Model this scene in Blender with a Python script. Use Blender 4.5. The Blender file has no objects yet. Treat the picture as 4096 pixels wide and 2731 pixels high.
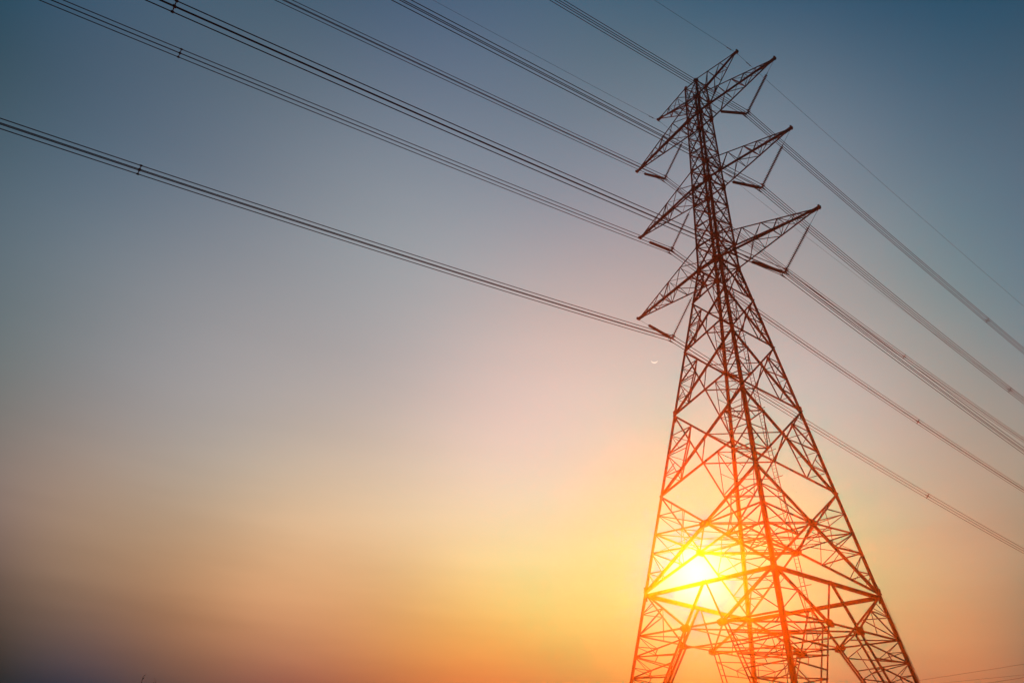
import bpy, math, random
from mathutils import Vector, Matrix
random.seed(7)
sc = bpy.context.scene
C = sc.collection

# ------------------------------------------------------------------ camera
CAM_H = 1.9
PITCH, ROLL, FPX = 0.5557238, 0.0561123, 2938.0
cam_d = bpy.data.cameras.new('camera')
cam_d.sensor_width = 36.0
cam_d.lens = FPX / 4096.0 * 36.0
cam_d.clip_start, cam_d.clip_end = 0.1, 12000.0
cam = bpy.data.objects.new('camera', cam_d)
C.objects.link(cam)
_r0 = Vector((1, 0, 0)); _u0 = Vector((0, -math.sin(PITCH), math.cos(PITCH))); _f = Vector((0, math.cos(PITCH), math.sin(PITCH)))
_r = _r0 * math.cos(ROLL) + _u0 * math.sin(ROLL)
_u = -_r0 * math.sin(ROLL) + _u0 * math.cos(ROLL)
cam.matrix_world = Matrix(((_r.x, _u.x, -_f.x, 0), (_r.y, _u.y, -_f.y, 0), (_r.z, _u.z, -_f.z, CAM_H), (0, 0, 0, 1)))
sc.camera = cam

# ------------------------------------------------------------------ world, sun, exposure
SUN_EL, SUN_AZ = math.radians(14.65), math.radians(14.9)      # azimuth from +Y towards +X
SUN_DIR = Vector((math.sin(SUN_AZ) * math.cos(SUN_EL), math.cos(SUN_AZ) * math.cos(SUN_EL), math.sin(SUN_EL)))
HAZE_DENSITY, HAZE_G = 0.0005, 0.94
SUN_STRENGTH, SUN_COLOR = 4.7, (1.0, 0.100, 0.0012)
sun_d = bpy.data.lights.new('sun', 'SUN')
sun_d.energy = SUN_STRENGTH
sun_d.color = SUN_COLOR
sun_d.angle = math.radians(0.5)
sun = bpy.data.objects.new('sun', sun_d)
sun.rotation_euler = (-SUN_DIR).to_track_quat('-Z', 'Y').to_euler()
sun.location = (30, 40, 120)
C.objects.link(sun)
sc.view_settings.view_transform = 'Standard'
sc.view_settings.look = 'None'
sc.view_settings.exposure = 1.75
sc.view_settings.gamma = 1.0

SKY_BLOBS = [
    ((-0.6028, 0.4163, 0.6807), 0.180, (-0.04422, -0.01365, -0.00187)),
    ((-0.4783, 0.4504, 0.7539), 0.180, (0.01292, 0.03193, 0.07886)),
    ((-0.3184, 0.4777, 0.8188), 0.180, (-0.00977, -0.00307, -0.00659)),
    ((-0.1284, 0.4911, 0.8616), 0.180, (0.01020, 0.00455, 0.00318)),
    ((0.0746, 0.4851, 0.8713), 0.180, (-0.00939, 0.02179, 0.04824)),
    ((0.2668, 0.4604, 0.8467), 0.180, (-0.02860, -0.02478, 0.01266)),
    ((0.4302, 0.4234, 0.7973), 0.180, (0.03675, 0.04207, 0.02034)),
    ((0.5588, 0.3818, 0.7361), 0.180, (-0.01589, -0.02391, 0.01121)),
    ((-0.6230, 0.5091, 0.5939), 0.180, (0.02094, -0.00591, -0.04947)),
    ((-0.4966, 0.5571, 0.6656), 0.180, (0.04060, -0.00383, -0.02618)),
    ((-0.3301, 0.5973, 0.7309), 0.180, (0.00090, 0.00864, -0.02451)),
    ((-0.1278, 0.6186, 0.7753), 0.180, (-0.01852, -0.00811, 0.04097)),
    ((0.0898, 0.6121, 0.7856), 0.180, (0.03983, 0.01337, -0.04682)),
    ((0.2937, 0.5788, 0.7607), 0.180, (0.00155, -0.00422, -0.01373)),
    ((0.4631, 0.5286, 0.7114), 0.180, (-0.03420, -0.02415, -0.03138)),
    ((0.5926, 0.4731, 0.6519), 0.180, (0.00086, 0.02801, 0.01995)),
    ((-0.6331, 0.5997, 0.4894), 0.170, (0.01382, 0.03521, 0.06103)),
    ((-0.5056, 0.6614, 0.5540), 0.170, (-0.06334, -0.01196, 0.03007)),
    ((-0.3344, 0.7147, 0.6143), 0.170, (0.01361, 0.01339, 0.04220)),
    ((-0.1235, 0.7442, 0.6564), 0.170, (0.05377, 0.04916, 0.02176)),
    ((0.1043, 0.7375, 0.6673), 0.170, (-0.04759, -0.00846, 0.04852)),
    ((0.3161, 0.6954, 0.6454), 0.170, (0.07297, 0.09621, 0.10754)),
    ((0.4888, 0.6319, 0.6015), 0.170, (-0.02487, -0.04189, -0.00233)),
    ((0.6180, 0.5627, 0.5491), 0.170, (0.06317, 0.04507, 0.01469)),
    ((-0.6315, 0.6747, 0.3820), 0.150, (-0.00357, -0.01817, -0.01100)),
    ((-0.5031, 0.7464, 0.4356), 0.150, (0.07984, 0.04759, 0.00138)),
    ((-0.3299, 0.8090, 0.4865), 0.150, (0.01932, 0.01430, -0.00114)),
    ((-0.1159, 0.8445, 0.5229), 0.150, (0.01115, 0.02954, 0.03720)),
    ((0.1153, 0.8376, 0.5340), 0.150, (0.08042, 0.04373, -0.00076)),
    ((0.3294, 0.7895, 0.5179), 0.150, (-0.00120, -0.03128, -0.07482)),
    ((0.5026, 0.7166, 0.4836), 0.150, (-0.01292, 0.06034, 0.03103)),
    ((0.6311, 0.6373, 0.4423), 0.150, (-0.03755, -0.04120, 0.01220)),
    ((-0.6208, 0.7324, 0.2796), 0.135, (-0.00105, 0.02091, -0.01307)),
    ((-0.5102, 0.8001, 0.3156), 0.135, (-0.06756, -0.03713, 0.01303)),
    ((-0.3662, 0.8618, 0.3510), 0.135, (0.05103, 0.04754, 0.05864)),
    ((-0.1895, 0.9052, 0.3805), 0.135, (0.01631, 0.01041, 0.01147)),
    ((0.0082, 0.9174, 0.3978), 0.135, (0.07946, 0.05839, 0.04424)),
    ((0.2056, 0.8934, 0.3994), 0.135, (0.01324, 0.05960, 0.07359)),
    ((0.3814, 0.8397, 0.3867), 0.135, (0.09735, 0.08730, 0.13744)),
    ((0.5242, 0.7694, 0.3649), 0.135, (-0.01706, -0.03297, -0.06714)),
    ((0.6336, 0.6952, 0.3394), 0.135, (0.03248, 0.05773, 0.04965)),
    ((-0.6045, 0.7742, 0.1875), 0.115, (0.04401, 0.01878, 0.04181)),
    ((-0.5073, 0.8357, 0.2105), 0.115, (0.13259, 0.05764, 0.00063)),
    ((-0.3851, 0.8928, 0.2337), 0.115, (-0.02156, 0.00230, -0.01992)),
    ((-0.2380, 0.9373, 0.2547), 0.115, (0.07367, 0.05601, 0.01739)),
    ((-0.0715, 0.9600, 0.2706), 0.115, (0.06960, 0.07728, 0.04015)),
    ((0.1020, 0.9549, 0.2788), 0.115, (0.04928, 0.00271, 0.01422)),
    ((0.2676, 0.9223, 0.2788), 0.115, (-0.20173, -0.08375, -0.21463)),
    ((0.4132, 0.8691, 0.2718), 0.115, (-0.02791, 0.01894, -0.01668)),
    ((0.5334, 0.8048, 0.2602), 0.115, (0.01279, -0.00804, 0.00403)),
    ((0.6286, 0.7377, 0.2463), 0.115, (0.03688, 0.04009, 0.02078)),
    ((-0.5888, 0.7994, 0.1196), 0.100, (-0.13107, -0.07932, -0.04419)),
    ((-0.5021, 0.8542, 0.1346), 0.100, (-0.01607, 0.01187, 0.01368)),
    ((-0.3965, 0.9057, 0.1499), 0.100, (0.01536, -0.02326, -0.00643)),
    ((-0.2716, 0.9482, 0.1646), 0.100, (0.11663, 0.03972, 0.01215)),
    ((-0.1303, 0.9755, 0.1773), 0.100, (0.00355, -0.02506, -0.03003)),
    ((0.0202, 0.9822, 0.1866), 0.100, (0.07665, 0.07375, -0.03522)),
    ((0.1703, 0.9666, 0.1917), 0.100, (-0.15356, 0.06661, 0.00288)),
    ((0.3102, 0.9310, 0.1924), 0.100, (0.08506, 0.05593, 0.08328)),
    ((0.4333, 0.8811, 0.1895), 0.100, (-0.01595, 0.04133, -0.00360)),
    ((0.5366, 0.8235, 0.1842), 0.100, (0.11803, 0.02493, 0.02300)),
    ((0.6209, 0.7636, 0.1773), 0.100, (-0.10478, -0.03257, -0.04494)),
    ((-0.5706, 0.8194, 0.0540), 0.090, (0.06379, 0.03240, -0.00745)),
    ((-0.4841, 0.8727, 0.0638), 0.090, (-0.03089, -0.01790, 0.00932)),
    ((-0.3796, 0.9222, 0.0741), 0.090, (-0.02778, 0.00538, 0.00094)),
    ((-0.2575, 0.9626, 0.0844), 0.090, (-0.06873, -0.03428, -0.00473)),
    ((-0.1206, 0.9883, 0.0939), 0.090, (0.02044, 0.00296, 0.00447)),
    ((0.0246, 0.9945, 0.1019), 0.090, (0.06860, -0.04897, -0.00150)),
    ((0.1693, 0.9797, 0.1078), 0.090, (0.10218, -0.04614, -0.02652)),
    ((0.3047, 0.9459, 0.1112), 0.090, (0.03854, -0.02658, -0.06395)),
    ((0.4247, 0.8983, 0.1125), 0.090, (-0.03374, -0.05580, -0.01028)),
    ((0.5265, 0.8428, 0.1120), 0.090, (0.06093, 0.01022, -0.02463)),
    ((0.6103, 0.7844, 0.1104), 0.090, (-0.10316, -0.01411, 0.02285)),
    ((0.2490, 0.9349, 0.2529), 0.020, (0.00373, 0.19536, 0.10852)),
    ((0.2490, 0.9349, 0.2529), 0.040, (-0.10857, -0.26404, 0.11711)),
    ((0.2490, 0.9349, 0.2529), 0.070, (0.37973, -0.07091, 0.03452)),
    ((0.2490, 0.9349, 0.2529), 0.120, (-0.17904, 0.08078, 0.07971)),
    ((0.2490, 0.9349, 0.2529), 0.180, (-0.01387, 0.03132, -0.00591)),
    ((0.2490, 0.9349, 0.2529), 0.260, (0.04486, -0.00356, 0.05144)),
]   #SKYBLOBS
world = bpy.data.worlds.new('World')
sc.world = world
world.use_nodes = True
nt = world.node_tree
nt.nodes.clear()
wout = nt.nodes.new('ShaderNodeOutputWorld')
bg = nt.nodes.new('ShaderNodeBackground')
nt.links.new(bg.outputs[0], wout.inputs[0])
geo = nt.nodes.new('ShaderNodeTexCoord')
nrm = nt.nodes.new('ShaderNodeVectorMath'); nrm.operation = 'NORMALIZE'
nt.links.new(geo.outputs['Generated'], nrm.inputs[0])
sky = nt.nodes.new('ShaderNodeTexSky')
sky.sky_type = 'NISHITA'
sky.sun_disc = False
sky.sun_elevation = SUN_EL
sky.sun_rotation = SUN_AZ
SKY_STRENGTH = 0.0007
def vmath(op, a, b=None, sca=None):
    n = nt.nodes.new('ShaderNodeVectorMath'); n.operation = op
    for i, x in enumerate((a, b)):
        if x is None: continue
        if isinstance(x, bpy.types.NodeSocket): nt.links.new(x, n.inputs[i])
        else: n.inputs[i].default_value = x
    if sca is not None:
        if isinstance(sca, bpy.types.NodeSocket): nt.links.new(sca, n.inputs['Scale'])
        else: n.inputs['Scale'].default_value = sca
    return n
def fmath(op, a, b=None, clamp=False):
    n = nt.nodes.new('ShaderNodeMath'); n.operation = op; n.use_clamp = clamp
    for i, x in enumerate((a, b)):
        if x is None: continue
        if isinstance(x, bpy.types.NodeSocket): nt.links.new(x, n.inputs[i])
        else: n.inputs[i].default_value = x
    return n.outputs[0]
total = vmath('SCALE', sky.outputs[0], None, SKY_STRENGTH).outputs[0]
# soft lobes of twilight colour, each centred on a direction of the sky: exp(-|d-c|^2 / 2s^2) * colour
for (c, s, col) in SKY_BLOBS:
    dist = vmath('DISTANCE', nrm.outputs[0], c).outputs['Value']
    q = fmath('MULTIPLY', dist, dist)
    g = fmath('EXPONENT', fmath('MULTIPLY', q, -0.5 / (s * s)))
    cv = vmath('SCALE', col, None, g).outputs[0]
    total = vmath('ADD', total, cv).outputs[0]
total = vmath('MAXIMUM', total, (0.0, 0.0, 0.0)).outputs[0]
# thin uneven layers of dusk cloud low over the horizon
st = vmath('MULTIPLY', nrm.outputs[0], (2.2, 2.2, 15.0)).outputs[0]
nz = nt.nodes.new('ShaderNodeTexNoise'); nz.inputs['Scale'].default_value = 1.3; nz.inputs['Detail'].default_value = 4.0; nz.inputs['Roughness'].default_value = 0.55
nt.links.new(st, nz.inputs['Vector'])
sx = nt.nodes.new('ShaderNodeSeparateXYZ'); nt.links.new(nrm.outputs[0], sx.inputs[0])
low = nt.nodes.new('ShaderNodeMapRange'); low.interpolation_type = 'SMOOTHSTEP'
low.inputs['From Min'].default_value = 0.45; low.inputs['From Max'].default_value = 0.08
low.inputs['To Min'].default_value = 0.06; low.inputs['To Max'].default_value = 0.42
nt.links.new(sx.outputs['Z'], low.inputs['Value'])
amp = fmath('ADD', fmath('MULTIPLY', fmath('SUBTRACT', nz.outputs['Fac'], 0.5), low.outputs[0]), 1.0)
total = vmath('SCALE', total, None, amp).outputs[0]
nt.links.new(total, bg.inputs['Color'])
bg.inputs['Strength'].default_value = 1.0

# ------------------------------------------------------------------ materials
def mat(name, col, rough=0.6, metal=0.0, noise=None, scale=3.0, spec=0.5):
    m = bpy.data.materials.new(name); m.use_nodes = True
    t = m.node_tree; p = t.nodes['Principled BSDF']
    p.inputs['Roughness'].default_value = rough
    p.inputs['Metallic'].default_value = metal
    p.inputs['Specular IOR Level'].default_value = spec
    if noise is None:
        p.inputs['Base Color'].default_value = (*col, 1)
    else:
        tc = t.nodes.new('ShaderNodeTexCoord'); n = t.nodes.new('ShaderNodeTexNoise'); r = t.nodes.new('ShaderNodeValToRGB')
        n.inputs['Scale'].default_value = scale; n.inputs['Detail'].default_value = 6
        r.color_ramp.elements[0].position = 0.3; r.color_ramp.elements[1].position = 0.7
        r.color_ramp.elements[0].color = (*col, 1); r.color_ramp.elements[1].color = (*noise, 1)
        t.links.new(tc.outputs['Object'], n.inputs['Vector']); t.links.new(n.outputs['Fac'], r.inputs['Fac'])
        t.links.new(r.outputs['Color'], p.inputs['Base Color'])
    return m
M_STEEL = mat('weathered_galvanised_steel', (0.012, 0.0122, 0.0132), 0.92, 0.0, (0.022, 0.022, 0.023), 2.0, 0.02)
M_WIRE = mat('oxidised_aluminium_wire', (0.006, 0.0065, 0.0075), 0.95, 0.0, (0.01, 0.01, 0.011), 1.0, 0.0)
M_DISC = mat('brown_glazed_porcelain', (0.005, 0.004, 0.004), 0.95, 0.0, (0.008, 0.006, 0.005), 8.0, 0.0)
M_CONC = mat('concrete', (0.26, 0.25, 0.23), 0.9, 0.0, (0.36, 0.35, 0.33), 5.0, 0.2)
M_LEAF = mat('dry_leaf', (0.05, 0.06, 0.02), 0.7, 0.0, (0.09, 0.08, 0.03), 4.0, 0.2)
M_BARK = mat('bark', (0.06, 0.045, 0.03), 0.9, 0.0, (0.1, 0.075, 0.05), 12.0, 0.2)
M_GROUND = mat('field_grass', (0.035, 0.05, 0.015), 0.95, 0.0, (0.09, 0.075, 0.035), 0.35, 0.1)
def glow(name, col, st):
    m = bpy.data.materials.new(name); m.use_nodes = True
    t = m.node_tree; t.nodes.clear()
    e = t.nodes.new('ShaderNodeEmission'); o = t.nodes.new('ShaderNodeOutputMaterial')
    e.inputs['Color'].default_value = (*col, 1); e.inputs['Strength'].default_value = st
    t.links.new(e.outputs[0], o.inputs['Surface']); return m

# ------------------------------------------------------------------ mesh helpers
class MB:
    def __init__(self): self.v = []; self.f = []
    def _frame(self, p0, p1, up):
        ax = (p1 - p0).normalized()
        b = up - ax * up.dot(ax)
        if b.length < 1e-4:
            up = Vector((1, 0, 0)) if abs(ax.x) < .9 else Vector((0, 1, 0)); b = up - ax * up.dot(ax)
        b.normalize(); a = ax.cross(b)
        return ax, a, b
    def prism(self, p0, p1, prof, a, b):
        k = len(self.v); n = len(prof)
        for p in (p0, p1):
            for (x, y) in prof: self.v.append(tuple(p + a * x + b * y))
        for i in range(n):
            j = (i + 1) % n; self.f.append((k + i, k + j, k + n + j, k + n + i))
        self.f.append(tuple(k + i for i in reversed(range(n)))); self.f.append(tuple(k + n + i for i in range(n)))
    def angle(self, p0, p1, s, a_hint, b_hint, t=None):
        """L-section steel angle from p0 to p1, flanges of width s pointing along a_hint and b_hint"""
        p0, p1 = Vector(p0), Vector(p1); t = t or max(s * .1, .012)
        ax = (p1 - p0).normalized()
        a = Vector(a_hint); a = a - ax * a.dot(ax)
        b = Vector(b_hint); b = b - ax * b.dot(ax)
        if a.length < 1e-3 or b.length < 1e-3:
            _, a, b = self._frame(p0, p1, Vector((0, 0, 1)))
        a.normalize(); b = b - a * b.dot(a)
        if b.length < 1e-3: b = ax.cross(a)
        b.normalize()
        self.prism(p0, p1, [(0, 0), (s, 0), (s, t), (t, t), (t, s), (0, s)], a, b)
    def bar(self, p0, p1, w, h, up=(0, 0, 1)):
        p0, p1 = Vector(p0), Vector(p1)
        ax, a, b = self._frame(p0, p1, Vector(up))
        w /= 2; h /= 2
        self.prism(p0, p1, [(-w, -h), (w, -h), (w, h), (-w, h)], a, b)
    def tube(self, pts, r, n=6):
        pts = [Vector(p) for p in pts]; k = len(self.v); m = len(pts)
        rr = r if isinstance(r, (list, tuple)) else [r] * m
        ref = Vector((0, 0, 1)) if abs((pts[-1] - pts[0]).normalized().z) < .9 else Vector((1, 0, 0))
        for i, p in enumerate(pts):
            d = (pts[min(i + 1, m - 1)] - pts[max(i - 1, 0)]).normalized()
            a = d.cross(ref).normalized(); b = a.cross(d)
            for j in range(n):
                th = 2 * math.pi * j / n
                self.v.append(tuple(p + (a * math.cos(th) + b * math.sin(th)) * rr[i]))
        for i in range(m - 1):
            for j in range(n):
                j2 = (j + 1) % n
                self.f.append((k + i * n + j, k + i * n + j2, k + (i + 1) * n + j2, k + (i + 1) * n + j))
        self.f.append(tuple(k + j for j in reversed(range(n)))); self.f.append(tuple(k + (m - 1) * n + j for j in range(n)))
    def lathe(self, p0, p1, prof, n=10):
        """prof: list of (distance along axis, radius)"""
        p0, p1 = Vector(p0), Vector(p1)
        ax = (p1 - p0).normalized()
        self.tube([p0 + ax * d for d, _ in prof], [r for _, r in prof], n) if False else self._lathe(p0, ax, prof, n)
    def _lathe(self, p0, ax, prof, n):
        _, a, b = self._frame(p0, p0 + ax, Vector((0, 0, 1)))
        k = len(self.v)
        for d, r in prof:
            for j in range(n):
                th = 2 * math.pi * j / n
                self.v.append(tuple(p0 + ax * d + (a * math.cos(th) + b * math.sin(th)) * r))
        for i in range(len(prof) - 1):
            for j in range(n):
                j2 = (j + 1) % n
                self.f.append((k + i * n + j, k + i * n + j2, k + (i + 1) * n + j2, k + (i + 1) * n + j))
        self.f.append(tuple(k + j for j in reversed(range(n)))); self.f.append(tuple(k + (len(prof) - 1) * n + j for j in range(n)))
    def plate(self, pts, nrm, th):
        """flat polygon pts given a thickness th along nrm"""
        nn = Vector(nrm).normalized() * (th / 2); k = len(self.v); n = len(pts)
        for s in (-1, 1):
            for p in pts: self.v.append(tuple(Vector(p) + nn * s))
        for i in range(n):
            j = (i + 1) % n; self.f.append((k + i, k + j, k + n + j, k + n + i))
        self.f.append(tuple(k + i for i in reversed(range(n)))); self.f.append(tuple(k + n + i for i in range(n)))
    def build(self, name, m, parent=None, loc=None, rotz=0.0):
        me = bpy.data.meshes.new(name); me.from_pydata(self.v, [], self.f)
        me.materials.append(m); me.update()
        o = bpy.data.objects.new(name, me); C.objects.link(o)
        if parent is not None: o.parent = parent
        if loc is not None: o.location = loc
        o.rotation_euler = (0, 0, rotz)
        return o
def tag(o, label=None, cat=None, group=None, kind=None):
    if label: o['label'] = label
    if cat: o['category'] = cat
    if group: o['group'] = group
    if kind: o['kind'] = kind
    return o
def empty(name, loc, rotz=0.0):
    o = bpy.data.objects.new(name, None); o.empty_display_size = .5
    C.objects.link(o); o.location = loc; o.rotation_euler = (0, 0, rotz); return o
V = lambda *a: Vector(a)

# the tower's own frame: u along the cross-arms (right arms positive), v along the power line (away from the camera), z up
TX, TY, YAW = 20.9226, 60.0, -0.9871625
def W2(u, v, z):
    c, s = math.cos(YAW), math.sin(YAW)
    return Vector((TX + u * c - v * s, TY + u * s + v * c, z))
Z = lambda z: z + CAM_H           # heights were measured from the camera

# ------------------------------------------------------------------ ground
g = MB()
nu, nv = 40, 120
for i in range(nu + 1):
    for j in range(nv + 1):
        u, v = -14 + 73 * i / nu, -129 + 428 * j / nv
        h = 0.10 * math.sin(u * .21 + 1.3) * math.cos(v * .17) + 0.05 * math.sin(u * .6 + v * .5)
        g.v.append((u, v, h - .15))
for i in range(nu):
    for j in range(nv):
        a = i * (nv + 1) + j; g.f.append((a, a + nv + 1, a + nv + 2, a + 1))
ground = g.build('ground', M_GROUND, None, (TX, TY, 0), YAW)
tag(ground, 'rough grass field under the power line', 'ground', kind='structure')

# ------------------------------------------------------------------ transmission tower
LV = {'A': 14.739, 'B': 22.971, 'C': 30.765, 'D': 37.580, 'E': 43.209, 'F': 47.430, 'G': 50.492, 'G1': 53.13, 'G2': 55.87, 'H': 58.795, 'I': 61.504,
      'I1': 64.07, 'I2': 66.86, 'J': 69.835, 'K': 72.648, 'L': 75.620}
LV = {k: Z(v) for k, v in LV.items()}
_WP = [(0.0, 8.673 + .151 * CAM_H), (Z(47.43), 1.512), (Z(50.492), 1.47), (Z(58.795), 1.285), (Z(69.835), 1.075), (Z(72.648), 1.05), (Z(75.62), .965)]
def half(z):
    for (z0, w0), (z1, w1) in zip(_WP, _WP[1:]):
        if z <= z1: return w0 + (w1 - w0) * (z - z0) / (z1 - z0)
    return _WP[-1][1]
CORN = [(1, -1), (1, 1), (-1, 1), (-1, -1)]        # near, right, far, left
def cp(c, z): w = half(z); return V(c[0] * w, c[1] * w, z)
def lerp(a, b, t): return a + (b - a) * t

tower = empty('transmission_tower', (TX, TY, 0), YAW)
tag(tower, 'tall steel lattice electricity pylon with six cross-arms standing against the sunset', 'pylon')

for c in CORN:                                       # legs of rolled angle, in four weights
    m = MB()
    stops = [(0.05, .30), (LV['A'], .285), (LV['C'], .255), (LV['F'], .23), (LV['H'], .19), (LV['L'], .155)]
    for (z0, s), (z1, _) in zip(stops, stops[1:]):
        m.angle(cp(c, z0), cp(c, z1), s, (-c[0], 0, 0), (0, -c[1], 0), .034)
        if z1 < LV['L']:                             # splice plates
            p = cp(c, z1)
            m.angle(p - V(0, 0, .55), p + V(0, 0, .55), s * 1.03, (-c[0], 0, 0), (0, -c[1], 0), .05)
    for k in range(int((LV['L'] - 4) / .45)):        # step bolts up the near leg
        if c != (1, -1): break
        p = cp(c, 4 + k * .45)
        d = V(0, -1, 0) if k % 2 else V(1, 0, 0)
        m.bar(p, p + d * .13, .018, .018)
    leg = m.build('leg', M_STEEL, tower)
    f = MB(); p = cp(c, 0.0)
    f.prism(p - V(0, 0, .6), p + V(0, 0, .28), [(-.55, -.55), (.55, -.55), (.55, .55), (-.55, .55)], V(1, 0, 0), V(0, 1, 0))
    f.prism(p + V(0, 0, .28), p + V(0, 0, .6), [(-.4, -.4), (.4, -.4), (.4, .4), (-.4, .4)], V(1, 0, 0), V(0, 1, 0))
    f.build('footing', M_CONC, leg)

FACES = [(CORN[3], CORN[0]), (CORN[0], CORN[1]), (CORN[1], CORN[2]), (CORN[2], CORN[3])]
def fnorm(fc):
    a, b = fc; n = V(a[0] + b[0], a[1] + b[1], 0); n.normalize(); return n
def brace(m, p0, p1, s, n, inset=0.0, end=0.0):
    """angle brace lying in the face whose outward normal is n"""
    d = (p1 - p0).normalized(); side = n.cross(d)
    if side.z < 0: side = -side
    m.angle(p0 - n * inset + d * end, p1 - n * inset - d * end, s, side, -n)
def gusset(m, p, n, w, h, inset=.02):
    t = n.cross(V(0, 0, 1)).normalized(); p = p - n * inset
    m.plate([p + t * (-w) + V(0, 0, -h * .7), p + t * (-w * .4) + V(0, 0, -h), p + t * (w * .5) + V(0, 0, -h), p + t * w + V(0, 0, -h * .2),
             p + t * w + V(0, 0, h * .6), p + t * (w * .3) + V(0, 0, h), p + t * (-w * .6) + V(0, 0, h), p + t * (-w) + V(0, 0, h * .3)], n, .03)

def xpanel(fc, zb, zt, s, red, detail):
    """one X-braced panel of one face with its redundant struts"""
    m = MB(); a, b = fc; n = fnorm(fc)
    A0, A1, B0, B1 = cp(a, zb), cp(a, zt), cp(b, zb), cp(b, zt)
    brace(m, A0, B1, s, n, .04); brace(m, B0, A1, s, n, .04 + s * .55)
    for (L0, L1, X0, X1) in ((A0, A1, B0, B1), (B0, B1, A0, A1)):
        up = lambda t: lerp(L1, X0, t)               # diagonal from the top of this leg
        lo = lambda t: lerp(L0, X1, t)
        if detail == 'big':
            h = lerp(L1, L0, .5); q1 = lerp(L1, L0, .25); q3 = lerp(L1, L0, .75)
            PU, PL = up(.235), lo(.26)
            brace(m, h, PU, red * 1.35, n, .08); brace(m, h, PL, red, n, .09)
            brace(m, q1, PU, red * .8, n, .08); brace(m, q3, PL, red * .8, n, .09)
            brace(m, PU, PL, red * 1.1, n, .10)
            brace(m, q1, lerp(h, PU, .5), red * .65, n, .11); brace(m, q3, lerp(h, PL, .5), red * .65, n, .11)
            brace(m, h, lerp(PU, PL, .5), red * .7, n, .12)
        elif detail == 'small':
            h = lerp(L1, L0, .5)
            brace(m, h, up(.25), red, n, .05); brace(m, h, lo(.25), red, n, .06)
            w0, w1 = half(zb), half(zt)
            brace(m, h, lerp(L1, X0, w1 / (w0 + w1)), red, n, .07)
            brace(m, lerp(L1, L0, .25), up(.25), red * .8, n, .06); brace(m, lerp(L1, L0, .75), lo(.25), red * .8, n, .07)
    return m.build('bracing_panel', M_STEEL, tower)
def corner_links(zb, zt, red, t0=.235, t1=.26):
    """short struts that tie the redundants of two neighbouring faces across each leg"""
    for i, c in enumerate(CORN):
        nb, pv = CORN[(i + 1) % 4], CORN[i - 1]
        L0, L1 = cp(c, zb), cp(c, zt)
        for X in ('u', 'l'):
            if X == 'u': p, q = lerp(L1, cp(nb, zb), t0), lerp(L1, cp(pv, zb), t0)
            else: p, q = lerp(L0, cp(nb, zt), t1), lerp(L0, cp(pv, zt), t1)
            m = MB(); m.angle(p, q, red, (0, 0, 1), (-c[0], -c[1], 0))
            m.build('corner_strut', M_STEEL, tower)
for zb, zt, s, red in (('B', 'C', .18, .085), ('C', 'D', .17, .08), ('D', 'E', .16, .075), ('E', 'F', .15, .07)):
    for fc in FACES: xpanel(fc, LV[zb], LV[zt], s, red, 'big')
    corner_links(LV[zb], LV[zt], red)
for zb, zt, s in (('F', 'G', .13), ('G', 'G1', .12), ('G1', 'G2', .12), ('G2', 'H', .115), ('H', 'I', .115), ('I', 'I1', .105), ('I1', 'I2', .105), ('I2', 'J', .10), ('J', 'K', .10), ('K', 'L', .09)):
    for fc in FACES: xpanel(fc, LV[zb], LV[zt], s, .045, 'small')

# the tall panel between levels A and B: X with a gusset hub, finer redundants, and a diaphragm at hub height
zA, zB = LV['A'], LV['B']
HUBZ = Z(19.27)
def hub(fc):
    a, b = fc
    A0, A1, B0, B1 = cp(a, zA), cp(a, zB), cp(b, zA), cp(b, zB)
    w0, w1 = half(zA), half(zB); t = w1 / (w0 + w1)
    return lerp(A1, B0, t)
for fc in FACES:
    m = MB(); a, b = fc; n = fnorm(fc); H = hub(fc)
    for L in (a, b):
        L0, L1 = cp(L, zA), cp(L, zB)
        brace(m, L1, H, .17, n, .04); brace(m, L0, H, .19, n, .06)
        l1, l2, l3, l4 = [lerp(L1, L0, t) for t in (.2, .4, .6, .8)]
        u1 = lerp(L1, H, .5); d1, d2 = lerp(L0, H, .34), lerp(L0, H, .67)
        brace(m, u1, l1, .07, n, .09); brace(m, H, l1, .075, n, .10); brace(m, H, l2, .11, n, .11)
        brace(m, d2, l2, .09, n, .09); brace(m, d2, l3, .12, n, .09); brace(m, d1, l3, .075, n, .10)
        brace(m, d1, l4, .075, n, .09); brace(m, u1, lerp(H, l2, .45), .06, n, .12); brace(m, lerp(H, l2, .45), d2, .06, n, .13)
        dm = lerp(L0, H, .17); brace(m, dm, l4, .05, n, .08)
    pn = m.build('bracing_panel', M_STEEL, tower)
    gm = MB(); gusset(gm, H, n, .55, .30); gm.build('gusset_plate', M_STEEL, pn)
m = MB(); hs = [hub(fc) for fc in FACES]
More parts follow.
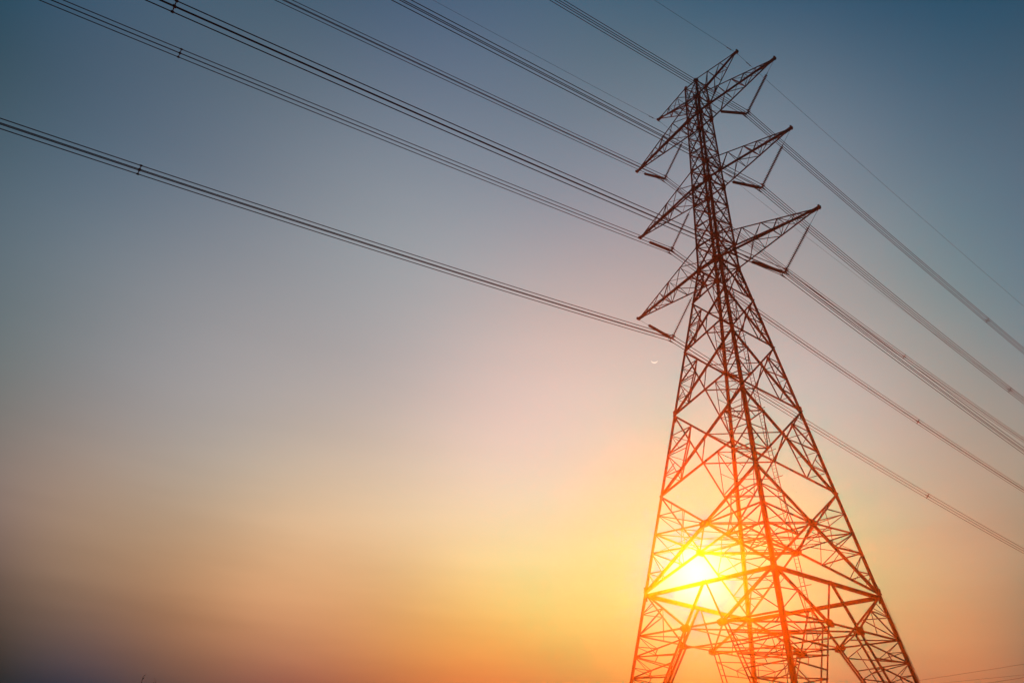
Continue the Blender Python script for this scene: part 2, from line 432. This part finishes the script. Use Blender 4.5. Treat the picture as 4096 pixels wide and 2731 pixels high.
for i in range(4):
    h0, h1 = hs[i], hs[(i + 1) % 4]; c = FACES[i][1]
    for dz in (-.12, .0): m.angle(h0 + V(0, 0, dz), h1 + V(0, 0, dz), .10, (0, 0, 1), (c[0], c[1], 0))
    mid = lerp(h0, h1, .5); l2 = lerp(cp(c, zB), cp(c, zA), .4)
    m.angle(mid, l2, .09, (0, 0, 1), (-c[1], c[0], 0))
    for q in (.25, .75):
        m.angle(lerp(h0, h1, q), lerp(h0 if q < .5 else h1, l2, .5), .06, (0, 0, 1), (c[0], c[1], 0))
    c4 = lerp(cp(c, zB), cp(c, zA), .62)
    for e in (h0, h1): m.angle(lerp(e, mid, .5), c4, .05, (0, 0, 1), (c[0], c[1], 0)); m.angle(lerp(e, mid, .5), lerp(hs[i - 1], hs[(i + 2) % 4], .5), .055, (0, 0, 1), (c[1], -c[0], 0))
    m.angle(lerp(h0, l2, .5), mid, .06, (0, 0, 1), (c[0], c[1], 0)); m.angle(lerp(h1, l2, .5), mid, .06, (0, 0, 1), (c[0], c[1], 0))
m.angle(hs[0], hs[2], .10, (0, 0, 1), (0, 1, 0)); m.angle(hs[1] - V(0, 0, .15), hs[3] - V(0, 0, .15), .10, (0, 0, 1), (1, 0, 0))
m.build('diaphragm', M_STEEL, tower)
corner_links(zA, zB, .06, .25, .33); corner_links(zA, zB, .05, .12, .17)

# level A beams and the chevron bracing of the bottom stage
for fc in FACES:
    a, b = fc; n = fnorm(fc); m = MB()
    p, q = cp(a, zA), cp(b, zA)
    d = (q - p).normalized()
    m.angle(p - n * .03, q - n * .03, .27, (0, 0, -1), -n, .03)
    m.angle(p - n * .34, q - n * .34, .22, (0, 0, -1), n, .03)
    for k in range(12):
        e = lerp(p, q, (k + .5) / 12) - V(0, 0, .1); m.bar(e - n * .05, e - n * .33, .06, .02)
    m.build('main_beam', M_STEEL, tower)
RZ = Z(11.45)
ring = []
def chev(fc, side, z):
    """point on the chevron brace of a face at height z (side -1 towards the first corner, +1 towards the second)"""
    a, b = fc
    M = (cp(a, zA) + cp(b, zA)) * .5
    foot = cp(a if side < 0 else b, .3)
    return lerp(M, foot, (zA - z) / (zA - .3))
for fc in FACES:
    a, b = fc; n = fnorm(fc); m = MB(); hub2 = []
    for side, L in ((-1, a), (1, b)):
        M, F0 = chev(fc, side, zA), chev(fc, side, .3)
        h = chev(fc, side, RZ); hub2.append(h)
        m2 = MB()
        brace(m2, M, h, .16, n, .05)
        brace(m2, h, F0, .12, n, .05); brace(m2, h, F0, .12, n, .50)
        for k in range(5):
            e = lerp(h, F0, (k + .5) / 5); m2.bar(e - n * .08, e - n * .5, .03, .02)
        m2.build('chevron_brace', M_STEEL, tower)
        brace(m, cp(L, zA), h, .17, n, .07)                     # from the beam end down to the hub
        lr = cp(L, RZ)
        brace(m, lr, h, .12, n, .08)                             # ring at hub height
        k1 = lerp(cp(L, zA), h, .45); ln = cp(L, (zA + RZ) / 2)
        brace(m, ln, k1, .07, n, .06); brace(m, lr, k1, .08, n, .09); brace(m, lerp(cp(L, zA), h, .22), ln, .05, n, .1)
        brace(m, k1, lerp(lr, h, .55), .06, n, .1)
        zs = [RZ - 1.55 * k for k in range(0, 8)]
        for z0, z1 in zip(zs, zs[1:]):
            if z1 < .6: break
            zm = (z0 + z1) / 2
            brace(m, cp(L, z1), chev(fc, side, zm), .085, n, .07)
            brace(m, cp(L, z1), chev(fc, side, z1 - .2), .085, n, .1)
            x = lerp(cp(L, z1), chev(fc, side, zm), .5); brace(m, x, lerp(cp(L, z1), chev(fc, side, z1 - .2), .5), .055, n, .12)
            brace(m, lerp(cp(L, z0), cp(L, z1), .5), x, .055, n, .05); brace(m, cp(L, z0), x, .05, n, .13)
    brace(m, hub2[0], hub2[1], .12, n, .08)
    pn = m.build('bracing_panel', M_STEEL, tower)
    for h in hub2:
        gm = MB(); gusset(gm, h, n, .50, .27); gm.build('gusset_plate', M_STEEL, pn)
    ring.append(hub2)
m = MB()
for i in range(4):
    c = FACES[i][1]; p, q = ring[i][1], ring[(i + 1) % 4][0]
    m.angle(p, q, .12, (0, 0, 1), (-c[0], -c[1], 0))
    m.angle(lerp(p, q, .5), cp(c, RZ), .08, (0, 0, 1), (-c[1], c[0], 0))
    p2, q2 = ring[i][0], ring[(i + 1) % 4][1]
    m.angle(p2 - V(0, 0, .1), q2 - V(0, 0, .1), .10, (0, 0, 1), (-c[0], -c[1], 0))
for i in (0, 1):
    for s in (0, 1):
        m.angle(ring[i][s] - V(0, 0, .25 * i), ring[i + 2][1 - s] - V(0, 0, .25 * i), .10, (0, 0, 1), (1, 1, 0))
m.build('diaphragm', M_STEEL, tower)
# the corner struts of the bottom stage, from chevron to chevron round each leg
for i, c in enumerate(CORN):
    fa, fb = [f for f in FACES if c in f]
    sa = -1 if fa[0] == c else 1; sb = -1 if fb[0] == c else 1
    for k in range(1, 7):
        z = RZ - 1.55 * k + .775
        if z < 1: break
        m = MB(); p, q = chev(fa, sa, z), chev(fb, sb, z)
        m.angle(p, q, .075, (0, 0, 1), (-c[0], -c[1], 0))
        if k > 1:
            z2 = RZ - 1.55 * (k - 1)
            m.angle(cp(c, z2), lerp(p, q, .5), .065, (0, 0, 1), (c[1], -c[0], 0))
            m.angle(lerp(p, q, .5), lerp(chev(fa, sa, z + 1.55), chev(fb, sb, z + 1.55), .5), .055, (-c[0], -c[1], 0), (c[1], -c[0], 0))
        m.build('corner_strut', M_STEEL, tower)

# horizontals and plan bracing of the upper body
for nm, s in (('B', .10), ('C', .09), ('D', .09), ('F', .15), ('G', .13), ('H', .13), ('I', .12), ('J', .12), ('K', .11), ('L', .10), ('I1', .07), ('I2', .07), ('G1', .075), ('G2', .075)):
    z = LV[nm]; m = MB(); body = nm[0] in 'FGHIJKL'
    if body:
        for fc in FACES: brace(m, cp(fc[0], z), cp(fc[1], z), s, fnorm(fc), .12)
        m.angle(cp(CORN[0], z), cp(CORN[2], z), s * .8, (0, 0, 1), (1, 1, 0)); m.angle(cp(CORN[1], z - .12), cp(CORN[3], z - .12), s * .8, (0, 0, 1), (1, -1, 0))
        pn = m.build('diaphragm', M_STEEL, tower)
        for fc in FACES if len(nm) == 1 else ():
            n = fnorm(fc)
            for c in fc:
                o = [x for x in fc if x != c][0]
                p = cp(c, z) + (cp(o, z) - cp(c, z)).normalized() * .22
                k = .30 if nm in 'FHJ' else .2
                gm = MB(); gusset(gm, p, n, k, k * 1.15, -.012); gm.build('gusset_plate', M_STEEL, pn)
    else:
        w = {'B': (22.971, 30.765), 'C': (30.765, 37.58), 'D': (37.58, 43.209)}[nm]
        zb, zt = Z(w[0]), Z(w[1]); pts = []
        for a, b in FACES:
            w0, w1 = half(zb), half(zt); pts.append(lerp(cp(a, zt), cp(b, zb), w1 / (w0 + w1)))
        for i in range(4):
            m.angle(pts[i], pts[(i + 1) % 4], s, (0, 0, 1), (FACES[i][1][0], FACES[i][1][1], 0))
        m.angle(pts[0] + V(0, 0, .1), pts[2] + V(0, 0, .1), s * .8, (0, 0, 1), (0, 1, 0))
        m.build('diaphragm', M_STEEL, tower)

# ladder up the middle of the face that looks along the line
def ladder_pt(z): return V(0.0, half(z) - .25, z)
lad = empty('ladder', (0, 0, 0)); lad.parent = tower
z0, z1 = Z(11.35), Z(54.0)
for s in (-1, 1):
    m = MB(); zs = [z0, LV['F'], z1]
    for a, b in zip(zs, zs[1:]): m.bar(ladder_pt(a) + V(s * .21, 0, 0), ladder_pt(b) + V(s * .21, 0, 0), .05 if s > 0 else .03, .06)
    m.build('rail', M_STEEL, lad)
m = MB(); z = z0
while z < z1:
    p = ladder_pt(z); m.bar(p + V(-.21, 0, 0), p + V(.21, 0, 0), .022, .022); z += .32
m.build('rungs', M_STEEL, lad)
m = MB()
for z in (Z(16.5), Z(21.1), Z(25.9), Z(28.4), Z(32.5), Z(36.3), Z(40.2), Z(45), Z(49), Z(52)):
    p = ladder_pt(z); m.angle(p + V(-.21 - half(z) * .09, .1, 0), p + V(.21 + half(z) * .09, .1, 0), .06, (0, 0, 1), (0, -1, 0))
m.build('ladder_bracket', M_STEEL, lad)

# cross-arms
def crossarm(name, side, zb, zt, ztip, utip, hang=None, sizes=(.17, .13), bots=(.15, .36, .57, .76, .9), tops=(.27, .47, .64, .81)):
    root = empty(name, (0, 0, 0)); root.parent = tower
    wb, wt = half(zb), half(zt)
    tip = V(side * utip, 0, ztip)
    CB = {v: (V(side * wb, v * wb, zb), tip + V(-side * .25, v * .10, 0)) for v in (-1, 1)}
    CT = {v: (V(side * wt, v * wt, zt), tip + V(-side * .30, v * .10, .10)) for v in (-1, 1)}
    for v in (-1, 1):
        m = MB(); m.angle(CB[v][0], CB[v][1], sizes[0], (0, -v, 0), (0, 0, 1), .022); m.build('bottom_chord', M_STEEL, root)
        m = MB(); m.angle(CT[v][0], CT[v][1], sizes[1], (0, -v, 0), (0, 0, -1), .02); m.build('top_chord', M_STEEL, root)
        m = MB(); n = V(0, v, 0)
        seq = []
        Bp = [lerp(*CB[v], t) for t in bots]; Tp = [lerp(*CT[v], t) for t in tops]
        big = (2, 1)
        for i, bp in enumerate(Bp):
            if i > 0 and i - 1 < len(Tp): brace(m, Tp[i - 1], bp, .085 if i == 2 else .055, n, .03)
            if i < len(Tp): brace(m, bp, Tp[i], .085 if i in (0, 2) else .055, n, .05)
        m.build('side_lacing', M_STEEL, root)
    m = MB()
    for lst, ch, s in ((bots, CB, .07), (tops, CT, .06)):
        for i, t in enumerate(lst[:-1]):
            m.angle(lerp(*ch[-1], t), lerp(*ch[1], t), s, (0, 0, 1 if ch is CB else -1), (side, 0, 0))
            t2 = lst[i + 1]
            a = -1 if i % 2 else 1
            m.angle(lerp(*ch[a], t) + V(0, 0, .02), lerp(*ch[-a], t2) + V(0, 0, .02), s * .85, (0, 0, 1 if ch is CB else -1), (0, 1, 0))
        m.angle(ch[1][0], lerp(*ch[-1], lst[0]), s, (0, 0, 1), (side, 0, 0))
    # frame across the arm where the V of the lacing meets
    for t, q in ((bots[2], tops[1]), (bots[2], tops[-1] if len(tops) < 3 else tops[2])):
        m.angle(lerp(*CB[-1], t), lerp(*CT[1], q), .05, (0, 1, 0), (side, 0, 0)); m.angle(lerp(*CB[1], t), lerp(*CT[-1], q), .05, (0, 1, 0), (side, 0, 0))
    if hang:
        t = (hang - wb) / (utip - .25 - wb)
        m.angle(lerp(*CB[-1], t), lerp(*CB[1], t), .13, (0, 0, 1), (side, 0, 0))
    m.build('cross_lacing', M_STEEL, root)
    m = MB()
    m.prism(tip + V(-side * .75, 0, .03), tip + V(side * .12, 0, .0), [(-.12, -.11), (.12, -.11), (.12, .15), (-.12, .15)], V(0, 1, 0), V(0, 0, 1))
    m.plate([tip + V(side * .05, 0, -.16), tip + V(side * .2, 0, -.05), tip + V(side * .2, 0, .22), tip + V(side * .05, 0, .26)], (0, 1, 0), .34)
    m.build('tip_plate', M_STEEL, root)
    return root
ARMS = [('K', 'top', LV['J'], LV['K'], 10.72), ('I', 'middle', LV['H'], LV['I'], 10.86), ('G', 'lowest', LV['F'], LV['G'], 11.84)]
HANG = {}
for _, lvl, zb, zt, ut in ARMS:
    for side in (1, -1):
        hang = 2.6 if lvl == 'lowest' else 1.78
        HANG[(lvl, side)] = (hang * side, zb, ut * side)
        crossarm('cross_arm', side, zb, zt, zb - .02, ut, hang)
for side in (1, -1):
    crossarm('earth_wire_peak', side, LV['K'], LV['L'], LV['L'] + .03, 6.38, None, (.12, .12), (.2, .45, .7), (.3, .62))

# ------------------------------------------------------------------ insulators, yokes, conductors
YK = {('top', 1): (6.336, 65.208), ('middle', 1): (6.474, 54.02), ('lowest', 1): (7.308, 42.732),
      ('top', -1): (-6.232, 65.149), ('middle', -1): (-6.171, 53.88), ('lowest', -1): (-7.078, 42.51)}
SIDE = {1: 'right', -1: 'left'}
def insulator(p_top, p_bot, label):
    root = empty('insulator_string', W2(p_top.x, p_top.y, p_top.z), YAW)
    tag(root, label, 'insulator', 'insulator strings under the cross-arms')
    d = p_bot - p_top; L = d.length; ax = d.normalized()
    n = 25; pitch = .168; s0 = L - n * pitch - .12
    m = MB()
    m.tube([V(0, 0, 0), ax * s0], .017, 6)
    m.bar(V(0, 0, 0), ax * .22, .07, .05); m.bar(ax * (s0 - .25), ax * s0, .05, .07)
    m.build('link_rod', M_STEEL, root)
    prof = [(s0 - .02, .03)]
    for k in range(n):
        b = s0 + k * pitch
        prof += [(b, .045), (b + .03, .05), (b + .045, .165), (b + .075, .158), (b + .085, .045), (b + .12, .05)]
    prof += [(s0 + n * pitch, .04)]
    m = MB(); m._lathe(V(0, 0, 0), ax, prof, 10); m.build('disc_stack', M_DISC, root)
    m = MB(); m.bar(ax * (L - .14), ax * L, .08, .06)
    m.tube([ax * (L - .18) + V(0, .22 * math.cos(a), 0) + ax.cross(V(0, 1, 0)) * (.22 * math.sin(a)) for a in [i * math.pi / 6 for i in range(13)]], .016, 5)
    m.build('arcing_ring', M_STEEL, root)
A_B = .225
for (lvl, side), (yu, yz) in YK.items():
    yz = Z(yz); hu, hz, tu = HANG[(lvl, side)]
    name = f'{lvl} {SIDE[side]} arm'
    ya, yb = V(yu - side * .16, 0, yz + .08), V(yu + side * .16, 0, yz + .08)
    insulator(V(tu, 0, hz - .12), yb, f'outer insulator string sloping from the tip of the {name} to its yoke')
    insulator(V(hu, 0, hz - .02), ya, f'inner insulator string sloping from near the tower under the {name}')
    yr = empty('yoke_plate', W2(yu, 0, yz), YAW)
    tag(yr, f'steel yoke with cable clamps hanging under the {name}', 'yoke', 'yokes joining the insulator strings')
    m = MB(); m.plate([V(-.3, 0, .12), V(.3, 0, .12), V(.27, 0, -.02), V(.06, 0, -.12), V(-.06, 0, -.12), V(-.27, 0, -.02)], (0, 1, 0), .05)
    m.bar(V(-.225, 0, .12), V(-.225, 0, -.42), .05, .03); m.bar(V(.225, 0, .12), V(.225, 0, -.42), .05, .03)
    m.build('plate', M_STEEL, yr)
    for du in (-A_B, A_B):
        for dz in (-A_B, A_B):
            m = MB(); c = V(du, 0, dz - .07)
            m.bar(c + V(0, -.24, -.03), c + V(0, .24, -.03), .09, .10); m.bar(c + V(0, -.42, -.09), c + V(0, -.2, -.02), .06, .06); m.bar(c + V(0, .42, -.09), c + V(0, .2, -.02), .06, .06)
            m.bar(c + V(0, 0, .0), c + V(0, 0, .14), .05, .07); m.build('cable_clamp', M_STEEL, yr)
KN, KF = -0.01488, -0.02916
SAG = {('lowest', -1): (.1438, .3571e-3, .1134, .3815e-3), ('middle', -1): (.1393, .2444e-3, .1160, .3984e-3), ('top', -1): (.1351, .1370e-3, .1089, .3817e-3),
       ('lowest', 1): (.1308, .2071e-3, .1113, .3596e-3), ('middle', 1): (.1126, -.0617e-3, .1336, .6344e-3), ('top', 1): (.1204, .3476e-3, .1038, .2583e-3),
       ('peak', 1): (.1257, .3506e-3, .0815, .3049e-3), ('peak', -1): (.1274, .3428e-3, .1003, .4313e-3)}
def wire_pt(key, t):
    """offset of a span from its clamp, t metres along the line (negative towards the camera)"""
    sn, cn, sf, cf = SAG[key]
    if t < 0: a = -t; return V(KN * a, t, -sn * a + cn * a * a)
    return V(KF * t, t, -sf * t + cf * t * t)
T_NEAR, T_FAR = -112, 215
ts = [T_NEAR + (T_FAR - T_NEAR) * i / 130 for i in range(131)]
ts = sorted(set(ts + [0.0]))
R_COND, R_EARTH = .034, .015
YZO = -.07
for (lvl, side), (yu, yz) in YK.items():
    for du, un in ((-side * A_B, 'tower-side'), (side * A_B, 'outer')):
        for dz, zn in ((A_B, 'upper'), (-A_B, 'lower')):
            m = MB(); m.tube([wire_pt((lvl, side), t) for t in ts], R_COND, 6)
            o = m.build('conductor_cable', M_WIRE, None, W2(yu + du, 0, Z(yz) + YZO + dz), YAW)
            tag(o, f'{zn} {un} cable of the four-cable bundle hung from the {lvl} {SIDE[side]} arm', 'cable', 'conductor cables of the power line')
for side in (1, -1):
    m = MB(); m.tube([wire_pt(('peak', side), t) for t in ts], R_EARTH, 6)
    o = m.build('earth_wire', M_WIRE, None, W2(6.38 * side, 0, LV['L'] + .03 - .2), YAW)
    tag(o, f'single thin earth wire running from the tip of the {SIDE[side]} top peak', 'cable', 'earth wires over the power line')
    cl = MB(); cl.bar(V(0, 0, .2), V(0, 0, .0), .05, .05); cl.bar(V(0, -.2, -.02), V(0, .2, -.02), .06, .07)
    o = cl.build('earth_wire_clamp', M_STEEL, None, W2(6.38 * side, 0, LV['L'] + .03 - .2), YAW)
    tag(o, f'small clamp holding the earth wire at the {SIDE[side]} peak tip', 'clamp')
    for t, wn in ((-1.35, 'left'), (2.1, 'right')):
        p = wire_pt(('peak', side), t); m = MB()
        dd = (wire_pt(('peak', side), t + .5) - p).normalized()
        m.bar(-dd * .26 - V(0, 0, .09), dd * .26 - V(0, 0, .09), .02, .02)
        for s in (-1, 1): m._lathe(dd * (s * .26) - dd * .12 - V(0, 0, .09), dd, [(0, .03), (.03, .05), (.2, .055), (.24, .03)], 8)
        m.bar(V(0, 0, .02), V(0, 0, -.1), .04, .05)
        o = m.build('vibration_damper', M_STEEL, None, W2(6.38 * side + p.x, p.y, LV['L'] + .03 - .2 + p.z), YAW)
        tag(o, f'dumbbell damper on the earth wire just {wn} of the {SIDE[side]} peak tip', 'damper')
def spacer(key, t, label):
    yu, yz = YK[key]; p = wire_pt(key, t)
    root = empty('bundle_spacer', W2(yu + p.x, p.y, Z(yz) + YZO + p.z), YAW)
    tag(root, label, 'spacer', 'spacers on the conductor bundles')
    m = MB(); q = .105; R = .03
    cs = [V(q, 0, q), V(-q, 0, q), V(-q, 0, -q), V(q, 0, -q)]
    for i in range(4): m.bar(cs[i], cs[(i + 1) % 4], .07, .05, (0, 1, 0))
    m.build('frame', M_STEEL, root)
    for c in cs:
        e = c * (A_B / q); a = MB(); a.bar(c, e, .06, .05, (0, 1, 0)); a.bar(e - V(0, .08, 0), e + V(0, .08, 0), .10, .10)
        a._lathe(c - V(0, .03, 0), V(0, 1, 0), [(0, .045), (.06, .045)], 8)
        a.build('clamp_arm', M_STEEL, root)
spacer(('lowest', -1), -51.8, 'bar-like spacer on the bundle from the lowest left arm, at far left')
spacer(('middle', -1), -52.4, 'bar-like spacer on the bundle from the middle left arm, upper left')
spacer(('lowest', 1), -53.0, 'bar-like spacer on the lowest right arm bundle, touching the top edge')
spacer(('top', 1), 51.9, 'cross-shaped spacer on the top right arm bundle, highest right of the tower')
spacer(('middle', 1), 50.6, 'cross-shaped spacer on the middle right arm bundle, nearest the right edge')
spacer(('top', -1), 52.3, 'cross-shaped spacer on the top left arm bundle, right of the tower')
spacer(('middle', -1), 50.9, 'cross-shaped spacer on the middle left arm bundle, right of the tower')
spacer(('lowest', -1), 49.9, 'cross-shaped spacer on the lowest left arm bundle, lowest right of the tower')

# ------------------------------------------------------------------ wires of a smaller line, low on the right behind the pylon
for (pa, pb, r, lab) in (((47.91, 89.40, 13.5), (51.61, 75.92, 13.5), .012, 'faint highest wire of another line low at the right edge'),
                         ((45.40, 83.36, 12.24), (50.06, 74.09, 12.24), .009, 'faintest middle wire of another line low at the right edge'),
                         ((52.71, 84.28, 12.87), (53.62, 79.48, 12.87), .016, 'darkest lowest wire of another line at the bottom right corner')):
    pa, pb = Vector(pa), Vector(pb); d = (pb - pa).normalized()
    m = MB(); pts = []
    for k in range(41):
        t = -3 + 57 * k / 40
        pts.append(d * t + V(0, 0, CAM_H + .0004 * (t - 7) ** 2))
    m.tube(pts, r, 6); o = m.build('distant_wire', M_WIRE, None, pa)
    tag(o, lab, 'wire', 'wires of another line in the distance')

# ------------------------------------------------------------------ shrub whose tips reach into the bottom of the picture
def shrub(loc):
    rnd = random.Random(21)
    root = empty('shrub', loc)
    tag(root, 'feathery dry shrub whose leafy tips poke up at the bottom edge, far left', 'shrub')
    tips = [(V(-.05, .0, 3.25), 1), (V(.15, .05, 3.19), 1), (V(.22, .1, 3.12), 1), (V(-.3, .3, 2.7), 1), (V(.5, .2, 2.75), 1), (V(.0, -.3, 2.6), 1), (V(.7, -.1, 2.4), 1), (V(-.6, -.2, 2.3), 1)]
    st, lf = MB(), MB()
    for tp, _ in tips:
        base = V(rnd.uniform(-.12, .12), rnd.uniform(-.12, .12), -.1)
        pts = []
        for k in range(10):
            t = k / 9; p = lerp(base, tp, t); p += V(tp.x * .35 * (t - 1) * t, tp.y * .35 * (t - 1) * t, 0)
            pts.append(p)
        st.tube(pts, [.022 * (1 - .85 * k / 9) for k in range(10)], 5)
        for k in range(46):
            t = .35 + .65 * (k / 45)
            j = min(int(t * 9), 8); p = lerp(pts[j], pts[j + 1], t * 9 - j)
            a = rnd.uniform(0, 6.28); up = rnd.uniform(.5, 1.3)
            d = V(math.cos(a), math.sin(a), up).normalized(); L = rnd.uniform(.05, .13) * (1.1 - .5 * t); w = rnd.uniform(.006, .012)
            sd = d.cross(V(0, 0, 1)).normalized(); nn = sd.cross(d) * .0015
            k0 = len(lf.v)
            lf.v += [tuple(p), tuple(p + d * L * .5 + sd * w), tuple(p + d * L), tuple(p + d * L * .5 - sd * w), tuple(p + d * L * .5 + nn * 3)]
            lf.f += [(k0, k0 + 1, k0 + 4), (k0 + 1, k0 + 2, k0 + 4), (k0 + 2, k0 + 3, k0 + 4), (k0 + 3, k0, k0 + 4)]
    st.build('stem', M_BARK, root); lf.build('foliage', M_LEAF, root)
shrub(V(-5.5, 12.88, 0.02))

# ------------------------------------------------------------------ creeper climbing the right leg
def creeper():
    rnd = random.Random(5)
    root = empty('climbing_vine', W2(half(.3), half(.3), .0), YAW)
    tag(root, 'thin climbing vine clinging to the right leg of the pylon, below the main beam', 'vine')
    base = cp((1, 1), .3); st, lf = MB(), MB()
    for q in range(3):
        pts = []
        for k in range(40):
            z = .4 + (LV['A'] + .6 - 1.5 * q) * k / 39
            p = cp((1, 1), z) - base + V(.03 + .04 * math.sin(z * 2 + q * 2), .03 + .05 * math.cos(z * 1.6 + q), base.z)
            pts.append(p)
        st.tube(pts, .012, 4)
        for p0, p1 in zip(pts, pts[1:]):
            for _ in range(5):
                p = lerp(p0, p1, rnd.random()); a = rnd.uniform(-1.0, 2.6)
                d = V(math.cos(a), math.sin(a), rnd.uniform(-.6, .5)).normalized(); L = rnd.uniform(.03, .12) * (2.2 if rnd.random() < .14 else 1); w = L * .16 if L < .1 else .008
                sd = d.cross(V(0, 0, 1)).normalized(); k0 = len(lf.v)
                nn = sd.cross(d) * .003
                lf.v += [tuple(p), tuple(p + d * L * .5 + sd * w), tuple(p + d * L), tuple(p + d * L * .5 - sd * w), tuple(p + d * L * .5 + nn)]
                lf.f += [(k0, k0 + 1, k0 + 4), (k0 + 1, k0 + 2, k0 + 4), (k0 + 2, k0 + 3, k0 + 4), (k0 + 3, k0, k0 + 4)]
    st.build('stem', M_BARK, root); lf.build('foliage', M_LEAF, root)
creeper()

# ------------------------------------------------------------------ moon and evening star
mp = Vector((573.85, 2523.16, 1518.01 + CAM_H)); md = mp.normalized()
mx = (_r - md * _r.dot(md)).normalized(); my = mx.cross(md) * -1
if my.z < 0: my = -my
R = 13.6 / FPX * 3000
m = MB(); N = 28; outer, inner = [], []
for k in range(N + 1):
    th = math.radians(-90 - 80 + 160 * k / N)
    outer.append(mx * (R * math.cos(th)) + my * (R * math.sin(th)))
    thick = R * .33 * math.sin(math.pi * k / N) ** .8
    inner.append((mx * math.cos(th) + my * math.sin(th)) * (R - thick - .05))
for s in (-1, 1):
    for p in outer: m.v.append(tuple(p + md * (s * 1.5)))
    for p in inner: m.v.append(tuple(p + md * (s * 1.5)))
n1 = N + 1
for k in range(N):
    a, b, c_, d_ = k, k + 1, n1 + k + 1, n1 + k; o_ = 2 * n1
    m.f += [(a, b, c_, d_), (o_ + d_, o_ + c_, o_ + b, o_ + a), (a, o_ + a, o_ + b, b), (d_, c_, o_ + c_, o_ + d_)]
m.f += [(0, n1, 3 * n1, 2 * n1), (N, 2 * n1 + N, 3 * n1 + N, n1 + N)]
o = m.build('crescent_moon', glow('moonlight', (1.0, .93, .74), .32), None, mp)
tag(o, 'thin pale crescent moon lying on its back in the sky left of the pylon', 'moon')
sp_ = Vector((571.93, 2514.96, 1532.27 + CAM_H))
bpy_me = bpy.data.meshes.new('evening_star')
import bmesh
bm = bmesh.new(); bmesh.ops.create_icosphere(bm, subdivisions=2, radius=1.2); bm.to_mesh(bpy_me); bm.free()
bpy_me.materials.append(glow('starlight', (1.0, .85, .78), .27))
o = bpy.data.objects.new('evening_star', bpy_me); C.objects.link(o); o.location = sp_
tag(o, 'tiny bright evening star just above the crescent moon', 'star')

# ------------------------------------------------------------------ haze: volume added so the sun's orange flare tints the pylon
hz = MB()
for z in (-1.4, 84.0):
    hz.v += [(-15, -130, z), (60, -130, z), (60, 300, z), (-15, 300, z)]
hz.f = [(3, 2, 1, 0), (4, 5, 6, 7), (0, 1, 5, 4), (1, 2, 6, 5), (2, 3, 7, 6), (3, 0, 4, 7)]
hm = bpy.data.materials.new('flare_haze'); hm.use_nodes = True
ht = hm.node_tree; ht.nodes.clear()
ho = ht.nodes.new('ShaderNodeOutputMaterial'); hp = ht.nodes.new('ShaderNodeVolumePrincipled')
hp.inputs['Color'].default_value = (0.99, 0.80, 0.58, 1); hp.inputs['Density'].default_value = HAZE_DENSITY
hp.inputs['Anisotropy'].default_value = HAZE_G
ht.links.new(hp.outputs[0], ho.inputs['Volume'])
haze = hz.build('haze', hm, None, (TX, TY, 0), YAW)
tag(haze, 'warm dusty evening haze', 'haze', kind='stuff')
